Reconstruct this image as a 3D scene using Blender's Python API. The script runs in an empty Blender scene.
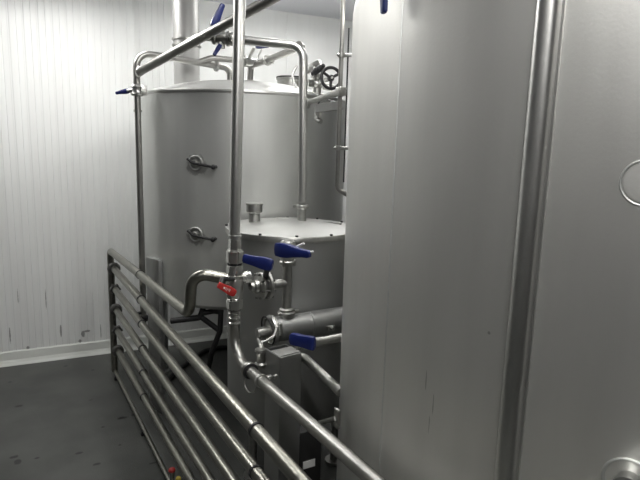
import bpy, bmesh, math, random
from mathutils import Vector, Matrix
random.seed(4)
C = bpy.context.scene.collection
PI = math.pi
V = Vector

# ------------------------------------------------------------------ materials
def mat(name, base=(.6,.6,.6), rough=.4, metal=0., **k):
    m = bpy.data.materials.new(name); m.use_nodes = True
    b = m.node_tree.nodes['Principled BSDF']
    b.inputs['Base Color'].default_value = (*base, 1)
    b.inputs['Roughness'].default_value = rough
    b.inputs['Metallic'].default_value = metal
    for a, v in k.items(): b.inputs[a].default_value = v
    return m
def nd(m, t, **k):
    n = m.node_tree.nodes.new(t)
    for a, v in k.items(): setattr(n, a, v)
    return n
def ln(m, a, b): m.node_tree.links.new(a, b)
def ramp(m, src, stops):
    r = nd(m, 'ShaderNodeValToRGB'); e = r.color_ramp.elements
    e[0].position, e[0].color = stops[0][0], (*stops[0][1], 1)
    e[1].position, e[1].color = stops[1][0], (*stops[1][1], 1)
    for p, c in stops[2:]:
        x = e.new(p); x.color = (*c, 1)
    ln(m, src, r.inputs[0]); return r
def steel(name, base, r0, r1, scale=(6,6,.6), bump=.02, metal=1., cvar=.06, fine=140.):
    m = mat(name, base, (r0+r1)/2, metal); b = m.node_tree.nodes['Principled BSDF']
    tc = nd(m, 'ShaderNodeTexCoord'); mp = nd(m, 'ShaderNodeMapping'); mp.inputs['Scale'].default_value = scale
    ln(m, tc.outputs['Object'], mp.inputs[0])
    n = nd(m, 'ShaderNodeTexNoise'); n.inputs['Scale'].default_value = 1.6; n.inputs['Detail'].default_value = 5
    ln(m, mp.outputs[0], n.inputs['Vector'])
    rr = nd(m, 'ShaderNodeMapRange'); rr.inputs[3].default_value = r0; rr.inputs[4].default_value = r1
    ln(m, n.outputs[0], rr.inputs[0]); ln(m, rr.outputs[0], b.inputs['Roughness'])
    lo = tuple(c*(1-cvar) for c in base); hi = tuple(min(1, c*(1+cvar)) for c in base)
    cr = ramp(m, n.outputs[0], [(.3, lo), (.7, hi)]); ln(m, cr.outputs[0], b.inputs['Base Color'])
    f = nd(m, 'ShaderNodeTexNoise'); f.inputs['Scale'].default_value = fine; f.inputs['Detail'].default_value = 2
    ln(m, tc.outputs['Object'], f.inputs['Vector'])
    bp = nd(m, 'ShaderNodeBump'); bp.inputs['Strength'].default_value = bump; bp.inputs['Distance'].default_value = .01
    ln(m, f.outputs[0], bp.inputs['Height']); ln(m, bp.outputs[0], b.inputs['Normal'])
    return m
def masks(m, spots, warp=.25):
    """sum of small blob masks at places on a surface: (x, y, z, sx, sy, sz)"""
    g = nd(m, 'ShaderNodeNewGeometry'); no = nd(m, 'ShaderNodeTexNoise'); no.inputs['Scale'].default_value = 45
    ln(m, g.outputs['Position'], no.inputs['Vector'])
    out = None
    for x, y, z, sx, sy, sz in spots:
        s = nd(m, 'ShaderNodeVectorMath', operation='SUBTRACT'); s.inputs[1].default_value = (x, y, z); ln(m, g.outputs['Position'], s.inputs[0])
        q = nd(m, 'ShaderNodeVectorMath', operation='MULTIPLY'); q.inputs[1].default_value = (1/sx, 1/sy, 1/sz); ln(m, s.outputs[0], q.inputs[0])
        l = nd(m, 'ShaderNodeVectorMath', operation='LENGTH'); ln(m, q.outputs[0], l.inputs[0])
        a = nd(m, 'ShaderNodeMath', operation='ADD'); ln(m, l.outputs['Value'], a.inputs[0]); ln(m, no.outputs[0], a.inputs[1])
        r = nd(m, 'ShaderNodeMapRange'); r.inputs[1].default_value = 1.65; r.inputs[2].default_value = 1.4; ln(m, a.outputs[0], r.inputs[0])
        if out is None: out = r
        else:
            mx = nd(m, 'ShaderNodeMath', operation='MAXIMUM'); ln(m, out.outputs[0], mx.inputs[0]); ln(m, r.outputs[0], mx.inputs[1]); out = mx
    return out

M = {}
M['tank'] = steel('brushed_tank_steel', (.69,.70,.68), .42, .56, (5,5,.5), .03, .9)
M['tank_big'] = steel('matt_tank_steel', (.80,.80,.77), .42, .54, (4,4,.35), .03, .88, .07)
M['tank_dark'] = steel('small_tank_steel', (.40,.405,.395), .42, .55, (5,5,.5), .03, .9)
M['lid'] = steel('lid_steel', (.58,.585,.57), .38, .5, (4,4,4), .03, .85)
M['pipe'] = steel('pipe_steel', (.40,.395,.375), .32, .42, (9,9,9), .03, 1., .1)
M['polish'] = steel('polished_steel', (.69,.69,.67), .30, .38, (5,5,5), .01, 1., .02)
M['rail'] = steel('dull_pipe_steel', (.30,.295,.262), .24, .36, (16,5,16), .12, 1., .14, 90)
M['cast'] = steel('cast_fitting_steel', (.46,.46,.44), .28, .42, (30,30,30), .1, 1., .12)
M['post'] = steel('sheet_post_steel', (.40,.405,.40), .4, .52, (8,8,1), .03, .95)
M['shiny'] = steel('shiny_fitting_steel', (.80,.80,.77), .24, .30, (5,5,.5), .01, 1., .02)
M['duct'] = steel('duct_steel', (.42,.42,.41), .48, .55, (5,5,1), .02, .6)
M['black'] = mat('black_rubber', (.012,.012,.013), .55)
M['collar'] = mat('grey_rubber', (.06,.06,.055), .5)
M['plastic'] = mat('black_plastic', (.02,.02,.022), .35)
M['blue'] = mat('blue_plastic', (.008,.017,.12), .38)
M['red'] = mat('red_plastic', (.42,.028,.025), .42)
M['yellow'] = mat('yellow_plastic', (.5,.4,.06), .5)
M['white'] = mat('white_label', (.82,.82,.80), .5)
M['cabinet'] = mat('dark_cabinet', (.02,.02,.02), .5)
M['cove'] = mat('white_cove', (.74,.76,.72), .5)
m = M['tank']; mk = masks(m, [(*(0.8848, 2.7966, 1.431), .055,.055,.05), (*(0.8776, 2.8036, 1.0586), .05,.05,.045)])
bn = m.node_tree.nodes['Principled BSDF']; src_ = bn.inputs['Base Color'].links[0].from_socket
mix = nd(m, 'ShaderNodeMixRGB'); mix.inputs[2].default_value = (.30,.30,.29,1); mm = nd(m, 'ShaderNodeMath', operation='MULTIPLY'); mm.inputs[1].default_value = .7
ln(m, mk.outputs[0], mm.inputs[0]); ln(m, mm.outputs[0], mix.inputs[0]); ln(m, src_, mix.inputs[1]); ln(m, mix.outputs[0], bn.inputs['Base Color'])
m = M['tank_big']; mk = masks(m, [(*(0.7954, 0.8761, 1.04), .0016,.0016,.022), (*(0.7963, 0.8496, 0.9918), .0016,.0016,.024), (*(0.796, 0.8577, 0.9405), .0012,.0012,.02), (*(0.8102, 0.7218, 1.1966), .003,.003,.003)])
bn = m.node_tree.nodes['Principled BSDF']; src_ = bn.inputs['Base Color'].links[0].from_socket
mix = nd(m, 'ShaderNodeMixRGB'); mix.inputs[2].default_value = (.30,.30,.28,1); mm = nd(m, 'ShaderNodeMath', operation='MULTIPLY'); mm.inputs[1].default_value = .6
ln(m, mk.outputs[0], mm.inputs[0]); ln(m, mm.outputs[0], mix.inputs[0]); ln(m, src_, mix.inputs[1]); ln(m, mix.outputs[0], bn.inputs['Base Color'])
m = M['rail']; bn = m.node_tree.nodes['Principled BSDF']; g = nd(m, 'ShaderNodeNewGeometry'); wv = nd(m, 'ShaderNodeTexWave'); wv.bands_direction = 'Y'; wv.wave_profile = 'SAW'
wv.inputs['Scale'].default_value = 9; wv.inputs['Distortion'].default_value = 1.5; wv.inputs['Detail Scale'].default_value = 3; ln(m, g.outputs['Position'], wv.inputs['Vector'])
b2 = nd(m, 'ShaderNodeBump'); b2.inputs['Strength'].default_value = .3; b2.inputs['Distance'].default_value = .006; ln(m, wv.outputs[1], b2.inputs['Height'])
ln(m, bn.inputs['Normal'].links[0].from_socket, b2.inputs['Normal']); ln(m, b2.outputs[0], bn.inputs['Normal'])
M['lamp'] = mat('lamp_tube', (1,1,1), .5); _b = M['lamp'].node_tree.nodes['Principled BSDF']
_b.inputs['Emission Color'].default_value = (1, .985, .96, 1); _b.inputs['Emission Strength'].default_value = 14
M['lampbody'] = mat('lamp_housing', (.8,.8,.8), .4)

# wall: white coated sandwich panel with dirt streaks low down
M['wall'] = mat('white_wall_panel', (.80,.815,.80), .3, 0); m = M['wall']
mk = masks(m, [(*(0.3068, 4.12, 0.2048), .006,.05,.045), (*(0.3187, 4.12, 0.0466), .004,.05,.03), (*(0.449, 4.12, 0.1608), .012,.05,.022), (*(0.4765, 4.12, 0.1793), .018,.05,.008),
               (*(-0.0072, 4.14, 0.21), .005,.05,.055), (*(0.0957, 4.14, 0.1069), .01,.05,.012), (*(0.4269, 4.12, 0.1114), .01,.05,.014), (*(0.5681, 4.1, 0.1642), .003,.05,.05),
               (*(0.2237, 4.12, 0.4414), .003,.05,.08), (*(0.0555, 4.12, 0.4756), .003,.05,.06)])
n = nd(m, 'ShaderNodeTexNoise'); n.inputs['Scale'].default_value = 1.; n.inputs['Detail'].default_value = 5
g = nd(m, 'ShaderNodeNewGeometry'); mp = nd(m, 'ShaderNodeMapping'); mp.inputs['Scale'].default_value = (16,16,.8)
ln(m, g.outputs['Position'], mp.inputs[0]); ln(m, mp.outputs[0], n.inputs['Vector'])
cr = ramp(m, n.outputs[0], [(.3, (.78,.79,.775)), (.7, (.82,.835,.82))])
mix = nd(m, 'ShaderNodeMixRGB'); mix.inputs[2].default_value = (.12,.12,.11,1)
mm = nd(m, 'ShaderNodeMath', operation='MULTIPLY'); mm.inputs[1].default_value = .7; ln(m, mk.outputs[0], mm.inputs[0])
ln(m, mm.outputs[0], mix.inputs[0]); ln(m, cr.outputs[0], mix.inputs[1]); ln(m, mix.outputs[0], m.node_tree.nodes['Principled BSDF'].inputs['Base Color'])

M['wallgrey'] = mat('grey_wall', (.36,.36,.355), .6)
M['ceiling'] = mat('white_ceiling_panel', (.80,.81,.86), .45)

# floor: dark grey resin with flecks
M['floor'] = mat('dark_resin_floor', (.1,.1,.1), .42); m = M['floor']
sp = [(20,405,.022,.007),(19,404,.01,.006),(92,371,.008,.005),(40,443,.006,.012),(60,445,.03,.012),(121,412,.022,.008),(14,437,.008,.01),(17,450,.02,.012),(80,427,.013,.006),(98,449,.008,.006),(124,425,.007,.005),(11,382,.008,.006),(66,366,.01,.006),(80,370,.006,.01),(5,388,.01,.01),(96,459,.006,.004),(150,436,.012,.006)]
mk = masks(m, [(*p_, a_, b_, .1) for p_, a_, b_ in (((0.0142, 3.4569, 0.0), .020,.014), ((0.5134, 3.042, 0.0), .026,.014), ((0.4504, 2.7554, 0.0), .008,.008), ((0.2574, 2.7713, 0.0), .018,.010), ((0.4035, 2.9853, 0.0), .009,.008),
    ((0.3212, 2.6298, 0.0), .018,.010), ((-0.0091, 2.8205, 0.0), .016,.022), ((-0.0247, 2.8773, 0.0), .018,.012), ((0.3921, 3.3521, 0.0), .010,.008), ((0.0727, 2.817, 0.0), .010,.008), ((0.4674, 3.8137, 0.0), .010,.010), ((-0.0249, 3.8446, 0.0), .010,.008), ((0.3145, 3.9655, 0.0), .014,.010), ((0.5605, 2.515, 0.0), .018,.008), ((0.575, 3.0498, 0.0), .01,.012))], .25)
g = nd(m, 'ShaderNodeNewGeometry'); n = nd(m, 'ShaderNodeTexNoise'); n.inputs['Scale'].default_value = 3.2; n.inputs['Detail'].default_value = 6
ln(m, g.outputs['Position'], n.inputs['Vector'])
cr = ramp(m, n.outputs[0], [(.32, (.042,.045,.041)), (.7, (.082,.085,.079))])
mix = nd(m, 'ShaderNodeMixRGB'); mix.inputs[2].default_value = (.006,.006,.006,1)
ln(m, mk.outputs[0], mix.inputs[0]); ln(m, cr.outputs[0], mix.inputs[1]); ln(m, mix.outputs[0], m.node_tree.nodes['Principled BSDF'].inputs['Base Color'])
n2 = nd(m, 'ShaderNodeTexNoise'); n2.inputs['Scale'].default_value = 160; ln(m, g.outputs['Position'], n2.inputs['Vector'])
bp = nd(m, 'ShaderNodeBump'); bp.inputs['Strength'].default_value = .25; bp.inputs['Distance'].default_value = .004
ln(m, n2.outputs[0], bp.inputs['Height']); ln(m, bp.outputs[0], m.node_tree.nodes['Principled BSDF'].inputs['Normal'])

# ------------------------------------------------------------------ mesh helpers
def frame(d):
    d = V(d).normalized(); return d.to_track_quat('Z', 'Y').to_matrix().to_4x4()
def add_cyl(bm, a, b, r, r2=None, n=28, cap=True):
    a, b = V(a), V(b); r2 = r if r2 is None else r2
    mx = Matrix.Translation((a+b)/2) @ frame(b-a)
    bmesh.ops.create_cone(bm, cap_ends=cap, segments=n, radius1=r, radius2=r2, depth=(b-a).length, matrix=mx)
def add_lathe(bm, o, d, prof, n=48, ang=(0, 2*PI)):
    """prof: (radius, distance along axis d)"""
    mx = Matrix.Translation(V(o)) @ frame(d); full = abs(ang[1]-ang[0]-2*PI) < 1e-6
    k = n if full else n+1; rings = []
    for r, h in prof:
        rings.append([bm.verts.new(mx @ V((r*math.cos(ang[0]+(ang[1]-ang[0])*i/n), r*math.sin(ang[0]+(ang[1]-ang[0])*i/n), h))) for i in range(k)])
    for p, q in zip(rings, rings[1:]):
        for i in range(n if full else n):
            j = (i+1) % k
            try: bm.faces.new((p[i], p[j], q[j], q[i]))
            except ValueError: pass
def add_box(bm, c, s, rz=0., mx=None, bev=0.):
    m4 = Matrix.Translation(V(c)) @ (mx if mx is not None else Matrix.Rotation(rz, 4, 'Z'))
    r = bmesh.ops.create_cube(bm, size=1, matrix=m4 @ Matrix.Diagonal((*s, 1)))
    if bev:
        es = list({e for v in r['verts'] for e in v.link_edges})
        bmesh.ops.bevel(bm, geom=es, offset=bev, segments=3, affect='EDGES', profile=.5, clamp_overlap=True)
def add_ball(bm, c, r, s=(1,1,1), n=20):
    bmesh.ops.create_uvsphere(bm, u_segments=n, v_segments=n//2, radius=r, matrix=Matrix.Translation(V(c)) @ Matrix.Diagonal((*s, 1)))
def fillet(pts, rad, n=9):
    pts = [V(p) for p in pts]; out = [pts[0]]
    for i in range(1, len(pts)-1):
        p, a, b = pts[i], pts[i-1]-pts[i], pts[i+1]-pts[i]
        la, lb = a.length, b.length; a.normalize(); b.normalize()
        th = a.angle(b)
        if th > PI-.02: out.append(p); continue
        rr = rad[i-1] if isinstance(rad, (list, tuple)) else rad
        t = min(rr/math.tan(th/2), la*.49, lb*.49)
        rr = t*math.tan(th/2); ctr = p + (a+b).normalized()*(rr/math.sin(th/2))
        s, e = p+a*t-ctr, p+b*t-ctr; w = s.angle(e)
        for k in range(n+1):
            f = k/n
            out.append(ctr + (s*math.sin((1-f)*w)+e*math.sin(f*w))/math.sin(w))
    out.append(pts[-1]); return out
def add_tube(bm, pts, r, rad=.05, n=20, cap=True):
    P = fillet(pts, rad) if rad else [V(p) for p in pts]
    T = []
    for i in range(len(P)):
        a = P[max(0, i-1)]; b = P[min(len(P)-1, i+1)]; T.append((b-a).normalized())
    u = T[0].orthogonal().normalized(); rings = []
    for i, p in enumerate(P):
        u = (u - T[i]*u.dot(T[i])).normalized(); w = T[i].cross(u)
        rings.append([bm.verts.new(p + (u*math.cos(2*PI*k/n)+w*math.sin(2*PI*k/n))*r) for k in range(n)])
    for p, q in zip(rings, rings[1:]):
        for k in range(n): bm.faces.new((p[k], p[(k+1) % n], q[(k+1) % n], q[k]))
    if cap: bm.faces.new(rings[0][::-1]); bm.faces.new(rings[-1])
def add_torus(bm, c, d, R, r, n=36, k=10, ang=(0, 2*PI)):
    prof = [(R+r*math.cos(2*PI*i/k), r*math.sin(2*PI*i/k)) for i in range(k+1)]
    add_lathe(bm, c, d, prof, n, ang)
def add_hex(bm, a, b, r, bev=.0015):
    a, b = V(a), V(b); mx = Matrix.Translation((a+b)/2) @ frame(b-a)
    q = bmesh.ops.create_cone(bm, cap_ends=True, segments=6, radius1=r, radius2=r, depth=(b-a).length, matrix=mx)
    es = list({e for v in q['verts'] for e in v.link_edges})
    bmesh.ops.bevel(bm, geom=es, offset=bev, segments=2, affect='EDGES', clamp_overlap=True)
def add_poly(bm, pts, depth_vec):
    """prism from an outline"""
    a = [bm.verts.new(V(p)) for p in pts]; b = [bm.verts.new(V(p)+V(depth_vec)) for p in pts]
    bm.faces.new(a[::-1]); bm.faces.new(b); n = len(pts)
    for i in range(n): bm.faces.new((a[i], a[(i+1) % n], b[(i+1) % n], b[i]))
def new(): return bmesh.new()

def obj(name, bm, m, parent=None, smooth=True, label=None, base=None):
    bmesh.ops.remove_doubles(bm, verts=bm.verts, dist=1e-5)
    bmesh.ops.recalc_face_normals(bm, faces=bm.faces)
    off = V((0,0,0))
    if parent is not None:
        p = parent
        while p is not None: off += p.location; p = p.parent
    elif base is not None: off = V(base)
    if off.length: bmesh.ops.translate(bm, verts=bm.verts, vec=-off)
    me = bpy.data.meshes.new(name); bm.to_mesh(me); bm.free()
    o = bpy.data.objects.new(name, me); C.objects.link(o)
    if parent is None and base is not None: o.location = base
    me.materials.append(M[m])
    if smooth:
        for p in me.polygons: p.use_smooth = True
        try: me.set_sharp_from_angle(angle=math.radians(38))
        except Exception: pass
    if parent is not None: o.parent = parent
    if label: o['label'] = label
    return o
def thing(name, label, cat, loc=(0,0,0), group=None):
    o = bpy.data.objects.new(name, None); C.objects.link(o); o.location = loc; o.empty_display_size = .1
    o['label'] = label; o['category'] = cat
    if group: o['group'] = group
    return o
def tag(o, label, cat, group=None):
    o['label'] = label; o['category'] = cat
    if group: o['group'] = group
    return o
def struct(name, bm, m, smooth=False):
    o = obj(name, bm, m, None, smooth); o['kind'] = 'structure'; return o
def one(fn, *a, **k):
    bm = new(); fn(bm, *a, **k); return bm
def add_ring(bm, c, d, ri, ro, w):
    add_lathe(bm, V(c)-V(d).normalized()*w/2, d, [(ri,0),(ro,0),(ro,w),(ri,w),(ri,0)], 28)
def clamp(parent, c, d, r, up=(0,0,1), nm='pipe_clamp', m='cast'):
    """tri-clamp: two-lobe ring, wing nut at the side"""
    bm = new(); d = V(d).normalized(); c = V(c)
    add_lathe(bm, c-d*.011, d, [(r,0),(r+.008,.001),(r+.011,.005),(r+.011,.017),(r+.008,.021),(r,.022)], 28)
    s = d.cross(V(up)).normalized()
    add_box(bm, c+s*(r+.014), (.014,.014,.014), mx=frame(d), bev=.002)
    add_cyl(bm, c+s*(r+.014)-V(up)*.016, c+s*(r+.014)+V(up)*.018, .003, n=10)
    return obj(nm, bm, m, parent)
def lever(parent, p0, p1, w0, w1, t, up=(0,0,1), m='blue', nm='handle', label=None):
    """moulded lever: tapered, thick rounded bar from hub p0 to tip p1"""
    p0, p1 = V(p0), V(p1); d = (p1-p0); L = d.length; d.normalize(); up = V(up); s = d.cross(up).normalized(); up = s.cross(d).normalized()
    bm = new(); prof = [(-.014, w0*.32, .8), (-.009, w0*.47, 1), (.10*L, w0*.52, 1), (.30*L, w0*.50, 1), (.55*L, (w0+w1)*.23, .9), (.80*L, w1*.45, .85), (.95*L, w1*.44, .8), (L, w1*.30, .6)]
    rings = []
    for x, hw, tf in prof:
        q = []
        for k in range(12):
            a = 2*PI*k/12; cx, cy = math.cos(a), math.sin(a)
            cx = math.copysign(abs(cx)**.38, cx); cy = math.copysign(abs(cy)**.38, cy)
            q.append(bm.verts.new(p0+d*x+up*hw*cy+s*t*.5*tf*cx))
        rings.append(q)
    for a, b in zip(rings, rings[1:]):
        for k in range(12): bm.faces.new((a[k], a[(k+1) % 12], b[(k+1) % 12], b[k]))
    bm.faces.new(rings[0][::-1]); bm.faces.new(rings[-1])
    return obj(nm, bm, m, parent, label=label)

# ------------------------------------------------------------------ room
WS = -.0795; WY0 = 4.153          # back wall line y = WY0 + WS*x
def wall_y(x): return WY0 + WS*x
CH = 2.548
XL, XR, YN = -4.5, 5.0, -5.0
FX, FY, FW, FD = (XL+XR)/2, (YN+4.7)/2, XR-XL+.2, 4.9-YN
bm = new(); add_box(bm, (FX, FY, -.05), (FW, FD, .1)); struct('floor', bm, 'floor')
bm = new(); add_box(bm, (FX, FY, CH+.05), (FW, FD, .1)); struct('ceiling', bm, 'ceiling')
# ribbed panel wall: profile swept upward, panel joints every 1.1 m
bm = new(); prof = []
x = XL; k = 0
joint = [.868-1.12*j for j in range(-4, 6)]
while x < XR:
    dj = min(abs(x-j) for j in joint)
    y = wall_y(x)
    if x > 1.30: prof += [(x, y), (x+.041, y+WS*.041)]
    elif k % 2 == 0: prof += [(x, y), (x+.030, y), (x+.034, y-.0010), (x+.040, y-.0010)]
    else: prof += [(x+.004, y), (x+.034, y), (x+.038, y+.0007), (x+.040, y+.0007)]
    x += .0415; k += 1
lo = [bm.verts.new((a, b, 0)) for a, b in prof]; hi = [bm.verts.new((a, b, CH)) for a, b in prof]
for i in range(len(prof)-1): bm.faces.new((lo[i], lo[i+1], hi[i+1], hi[i]))
bk = [bm.verts.new((XL, wall_y(XL)+.08, 0)), bm.verts.new((XR, wall_y(XR)+.08, 0)), bm.verts.new((XL, wall_y(XL)+.08, CH)), bm.verts.new((XR, wall_y(XR)+.08, CH))]
bm.faces.new((bk[0], bk[2], bk[3], bk[1]))
for j in joint:
    if XL < j < XR:
        add_box(bm, (j, wall_y(j)-.0025, CH/2), (.010, .004, CH), rz=math.atan(WS))
struct('wall_back', bm, 'wall')
bm = new(); add_box(bm, (XL-.04, FY, CH/2), (.08, FD, CH)); struct('wall_left', bm, 'wallgrey')
bm = new(); add_box(bm, (XR+.04, FY, CH/2), (.08, FD, CH)); struct('wall_right', bm, 'wallgrey')
bm = new(); add_box(bm, (FX, YN-.04, CH/2), (FW, .08, CH)); struct('wall_front', bm, 'wallgrey')
# coved skirting
bm = new(); cp = [(0,0), (-.030,0), (-.028,.006), (-.020,.018), (-.012,.038), (-.009,.090), (-.004,.098), (0,.098)]
A = [bm.verts.new((XL, wall_y(XL)+a, z)) for a, z in cp]; B = [bm.verts.new((XR, wall_y(XR)+a, z)) for a, z in cp]
for i in range(len(cp)): bm.faces.new((A[i], A[(i+1) % len(cp)], B[(i+1) % len(cp)], B[i]))
bm.faces.new(A); bm.faces.new(B[::-1]); struct('baseboard_back', bm, 'cove')

# ------------------------------------------------------------------ far tank (A)
AX, AY, AR, AZ0, AZ1 = 1.325, 3.25, .632, .66, 1.81
tA = thing('storage_tank', 'far round stainless tank on legs with two lever ports, against the panelled wall', 'tank', (AX, AY, 0))
bm = new(); add_lathe(bm, (AX,AY,0), (0,0,1), [(0,AZ0-.06),(.3,AZ0-.045),(.5,AZ0-.02),(AR-.02,AZ0-.002),(AR,AZ0+.02),(AR,AZ1-.012)], 96)
bodyA = obj('body', bm, 'tank', tA)
bm = new(); add_lathe(bm, (AX,AY,0), (0,0,1), [(AR-.001,AZ1-.014),(AR+.004,AZ1-.012),(AR+.006,AZ1-.004),(AR+.003,AZ1+.003),(AR-.02,AZ1+.006)], 96)
obj('rim', bm, 'polish', tA)
bm = new(); pr_ = [(AR-.02,AZ1+.005)]
for i in range(1, 13):
    f = i/12; pr_.append(((AR-.02)*(1-f), AZ1+.005+.10*math.sin(f*PI/2)**1.0 if False else AZ1+.005+.10*(1-(1-f)**2.2)))
add_lathe(bm, (AX,AY,0), (0,0,1), pr_, 96); obj('domed_lid', bm, 'lid', tA)
# sheet weld line running down the front
def on_cyl(cx, cy, R, ang, z): return V((cx+R*math.cos(ang), cy+R*math.sin(ang), z))
def port(tank, px, z, cx, cy, R, ang, side):
    pass
def lever_port(tank, c, nrm, tan):
    c, nrm, tan = V(c), V(nrm).normalized(), V(tan).normalized()
    e = obj('port_ring', one(add_torus, c+nrm*.004, nrm, .036, .005), 'tank', tank)
    bm = new(); add_lathe(bm, c, nrm, [(.0,.022),(.014,.020),(.020,.010),(.022,0)], 24); obj('hub', bm, 'cast', e)
    bm = new(); add_tube(bm, [c-tan*.038+V((0,0,.020))+nrm*.02, c+nrm*.03, c+tan*.105-V((0,0,.016))+nrm*.026], .0065, .03, 12)
    add_ball(bm, c+tan*.108-V((0,0,.016))+nrm*.024, .013); add_cyl(bm, c+tan*.108-V((0,0,.016))+nrm*.02, c+tan*.108-V((0,0,.016))-nrm*.012, .008, n=12)
    obj('port_lever', bm, 'black', e)
def cyl_hit(px_pt, cx, cy, R):
    """where the sight line through a known point meets a cylinder"""
    d = V(px_pt)-V((0,0,1.55)); a = d.x**2+d.y**2; b = -2*(d.x*cx+d.y*cy); c = cx*cx+cy*cy-R*R
    t = (-b-math.sqrt(b*b-4*a*c))/(2*a); return V((0,0,1.55))+d*t
for q in ((0.8808, 2.8004, 1.441), (0.8777, 2.8036, 1.0666)):
    q = V(q); nr = V((q.x-AX, q.y-AY, 0)).normalized(); lever_port(tA, q, nr, V((0,0,1)).cross(nr))
# square legs under the tank
for a in (40, 140, 300):
    p = on_cyl(AX, AY, AR-.07, math.radians(a), 0); bm = new()
    add_box(bm, (p.x, p.y, .31), (.05,.05,.60), rz=math.radians(a), bev=.004); add_box(bm, (p.x,p.y,.005), (.11,.11,.01), rz=math.radians(a))
    add_box(bm, (p.x,p.y,.625), (.06,.06,.04), rz=math.radians(a), bev=.003)
    obj('leg', bm, 'post', tA)
# manway neck with its lid and curved strap
mc = V((1.585, 3.12, 0)); bm = new()
add_lathe(bm, (mc.x,mc.y,1.80), (.0,.0,1), [(.085,0),(.085,.135),(.092,.137),(.092,.147),(.078,.148),(.078,.08)], 40)
nk = obj('manway_neck', bm, 'cast', tA)
obj('gasket', one(add_torus, (mc.x,mc.y,1.951), (0,0,1), .088, .005), 'plastic', nk)
bm = new(); add_tube(bm, [(1.4641, 2.8148, 1.9783), (1.4374, 2.8215, 1.9338), (1.4435, 2.807, 1.8795), (1.4785, 2.7759, 1.8261)], .007, .12, 12); obj('strap', bm, 'polish', tA)

# ------------------------------------------------------------------ duct
dX, dY = .965, 3.22
bm = new(); add_lathe(bm, (dX,dY,0), (0,0,1), [(.072,1.81),(.072,1.99),(.072,2.0),(.072,CH-.002)], 48)
du = thing('exhaust_duct', 'wide vertical steel duct rising from the far tank lid to the ceiling', 'duct', (dX,dY,1.84))
obj('duct_pipe', bm, 'duct', du)
for z in (2.0838, 2.1164):
    obj('band', one(add_ring, (dX,dY,z), (0,0,1), .071, .082, .008), 'cast', du)

# ------------------------------------------------------------------ small tank (B)
BX, BY, BR, BZ0, BZ1 = 1.172, 2.275, .298, .30, 1.170
tB = thing('buffer_tank', 'small dark steel tank with pale bolted lid in the middle of the piping', 'tank', (BX, BY, 0))
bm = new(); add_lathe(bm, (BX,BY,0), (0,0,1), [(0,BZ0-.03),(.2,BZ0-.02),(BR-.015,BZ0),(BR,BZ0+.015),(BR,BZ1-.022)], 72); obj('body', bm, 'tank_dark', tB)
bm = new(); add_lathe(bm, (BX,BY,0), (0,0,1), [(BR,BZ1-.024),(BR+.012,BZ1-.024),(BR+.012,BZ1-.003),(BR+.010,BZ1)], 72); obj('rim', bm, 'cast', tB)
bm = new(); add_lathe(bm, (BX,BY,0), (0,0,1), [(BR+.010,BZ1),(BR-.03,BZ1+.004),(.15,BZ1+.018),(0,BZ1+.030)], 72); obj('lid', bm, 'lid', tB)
for k in range(12):
    a = 2*PI*k/12+.12; p = on_cyl(BX, BY, BR+.004, a, BZ1+.001); bm = new()
    add_cyl(bm, p-V((0,0,.002)), p+V((0,0,.006)), .0065, n=6); obj('bolt', bm, 'black', tB, label='dark bolt head')
for a in (200, 320, 80):
    p = on_cyl(BX, BY, BR-.06, math.radians(a), 0); bm = new()
    add_cyl(bm, (p.x,p.y,.012), (p.x,p.y,BZ0+.01), .02); add_cyl(bm, (p.x,p.y,0), (p.x,p.y,.012), .045, n=20); obj('leg', bm, 'cast', tB)
# stub with a wider cap
sx, sy = 1.030, 2.385
bm = new(); add_lathe(bm, (sx,sy,BZ1), (0,0,1), [(.027,-.002),(.027,.056),(.036,.060),(.038,.062),(.038,.094),(.041,.096),(.041,.102),(.032,.103),(.0,.101)], 36)
obj('capped_stub', bm, 'cast', tB)
obj('lid_bar', one(add_box, (1.24,2.43,BZ1+.014), (.13,.02,.012), rz=-.35, bev=.002), 'cast', tB)
obj('lid_bar', one(add_box, (1.37,2.24,BZ1+.010), (.10,.018,.012), rz=-.9, bev=.002), 'cast', tB)

# ------------------------------------------------------------------ big near tank (C)
CX, CY, CR, CZ0, CZ1 = 1.895, .904, 1.10, .26, 1.975
tC = thing('process_tank', 'huge matt grey steel tank filling the right side, with raised vertical strip', 'tank', (CX, CY, 0))
bm = new(); add_lathe(bm, (CX,CY,0), (0,0,1), [(0,CZ0-.10),(.5,CZ0-.08),(.9,CZ0-.03),(CR-.02,CZ0),(CR,CZ0+.03),(CR,CZ1-.03)], 160); obj('body', bm, 'tank_big', tC)
bm = new(); add_lathe(bm, (CX,CY,0), (0,0,1), [(CR,CZ1-.032),(CR-.004,CZ1-.008),(CR-.02,CZ1+.022),(CR-.05,CZ1+.05),(CR-.10,CZ1+.078),(.7,CZ1+.14),(.3,CZ1+.18),(0,CZ1+.19)], 160); obj('domed_lid', bm, 'tank_big', tC)
def strip_at(q):
    q = V(q); return math.atan2(q.y-CY, q.x-CX)
sa = strip_at((0.8227, 0.6587, 1.391))
nr = V((math.cos(sa), math.sin(sa), 0)); tn = V((-math.sin(sa), math.cos(sa), 0))
bm = new(); pts = []
w = .0255
for k in range(13):
    a = PI*k/12; pts.append((w*.82*math.cos(a), .004+.022*math.sin(a)**.8 if 0 < k < 12 else .004))
pts = [(w,-.002),(w,.004)]+pts+[(-w,.004),(-w,-.002)]
base = V((CX,CY,0))+nr*CR
add_poly(bm, [base+tn*a+nr*b+V((0,0,CZ0+.02)) for a, b in pts], (0,0,CZ1-CZ0-.05)); obj('cover_strip', bm, 'polish', tC, label='raised half-round vertical cover strip')
sw = strip_at((0.8032, 1.0382, 1.3302)); p = on_cyl(CX, CY, CR, sw, 0)
bm = new(); zz = CZ0+.03; prev = None
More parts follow.
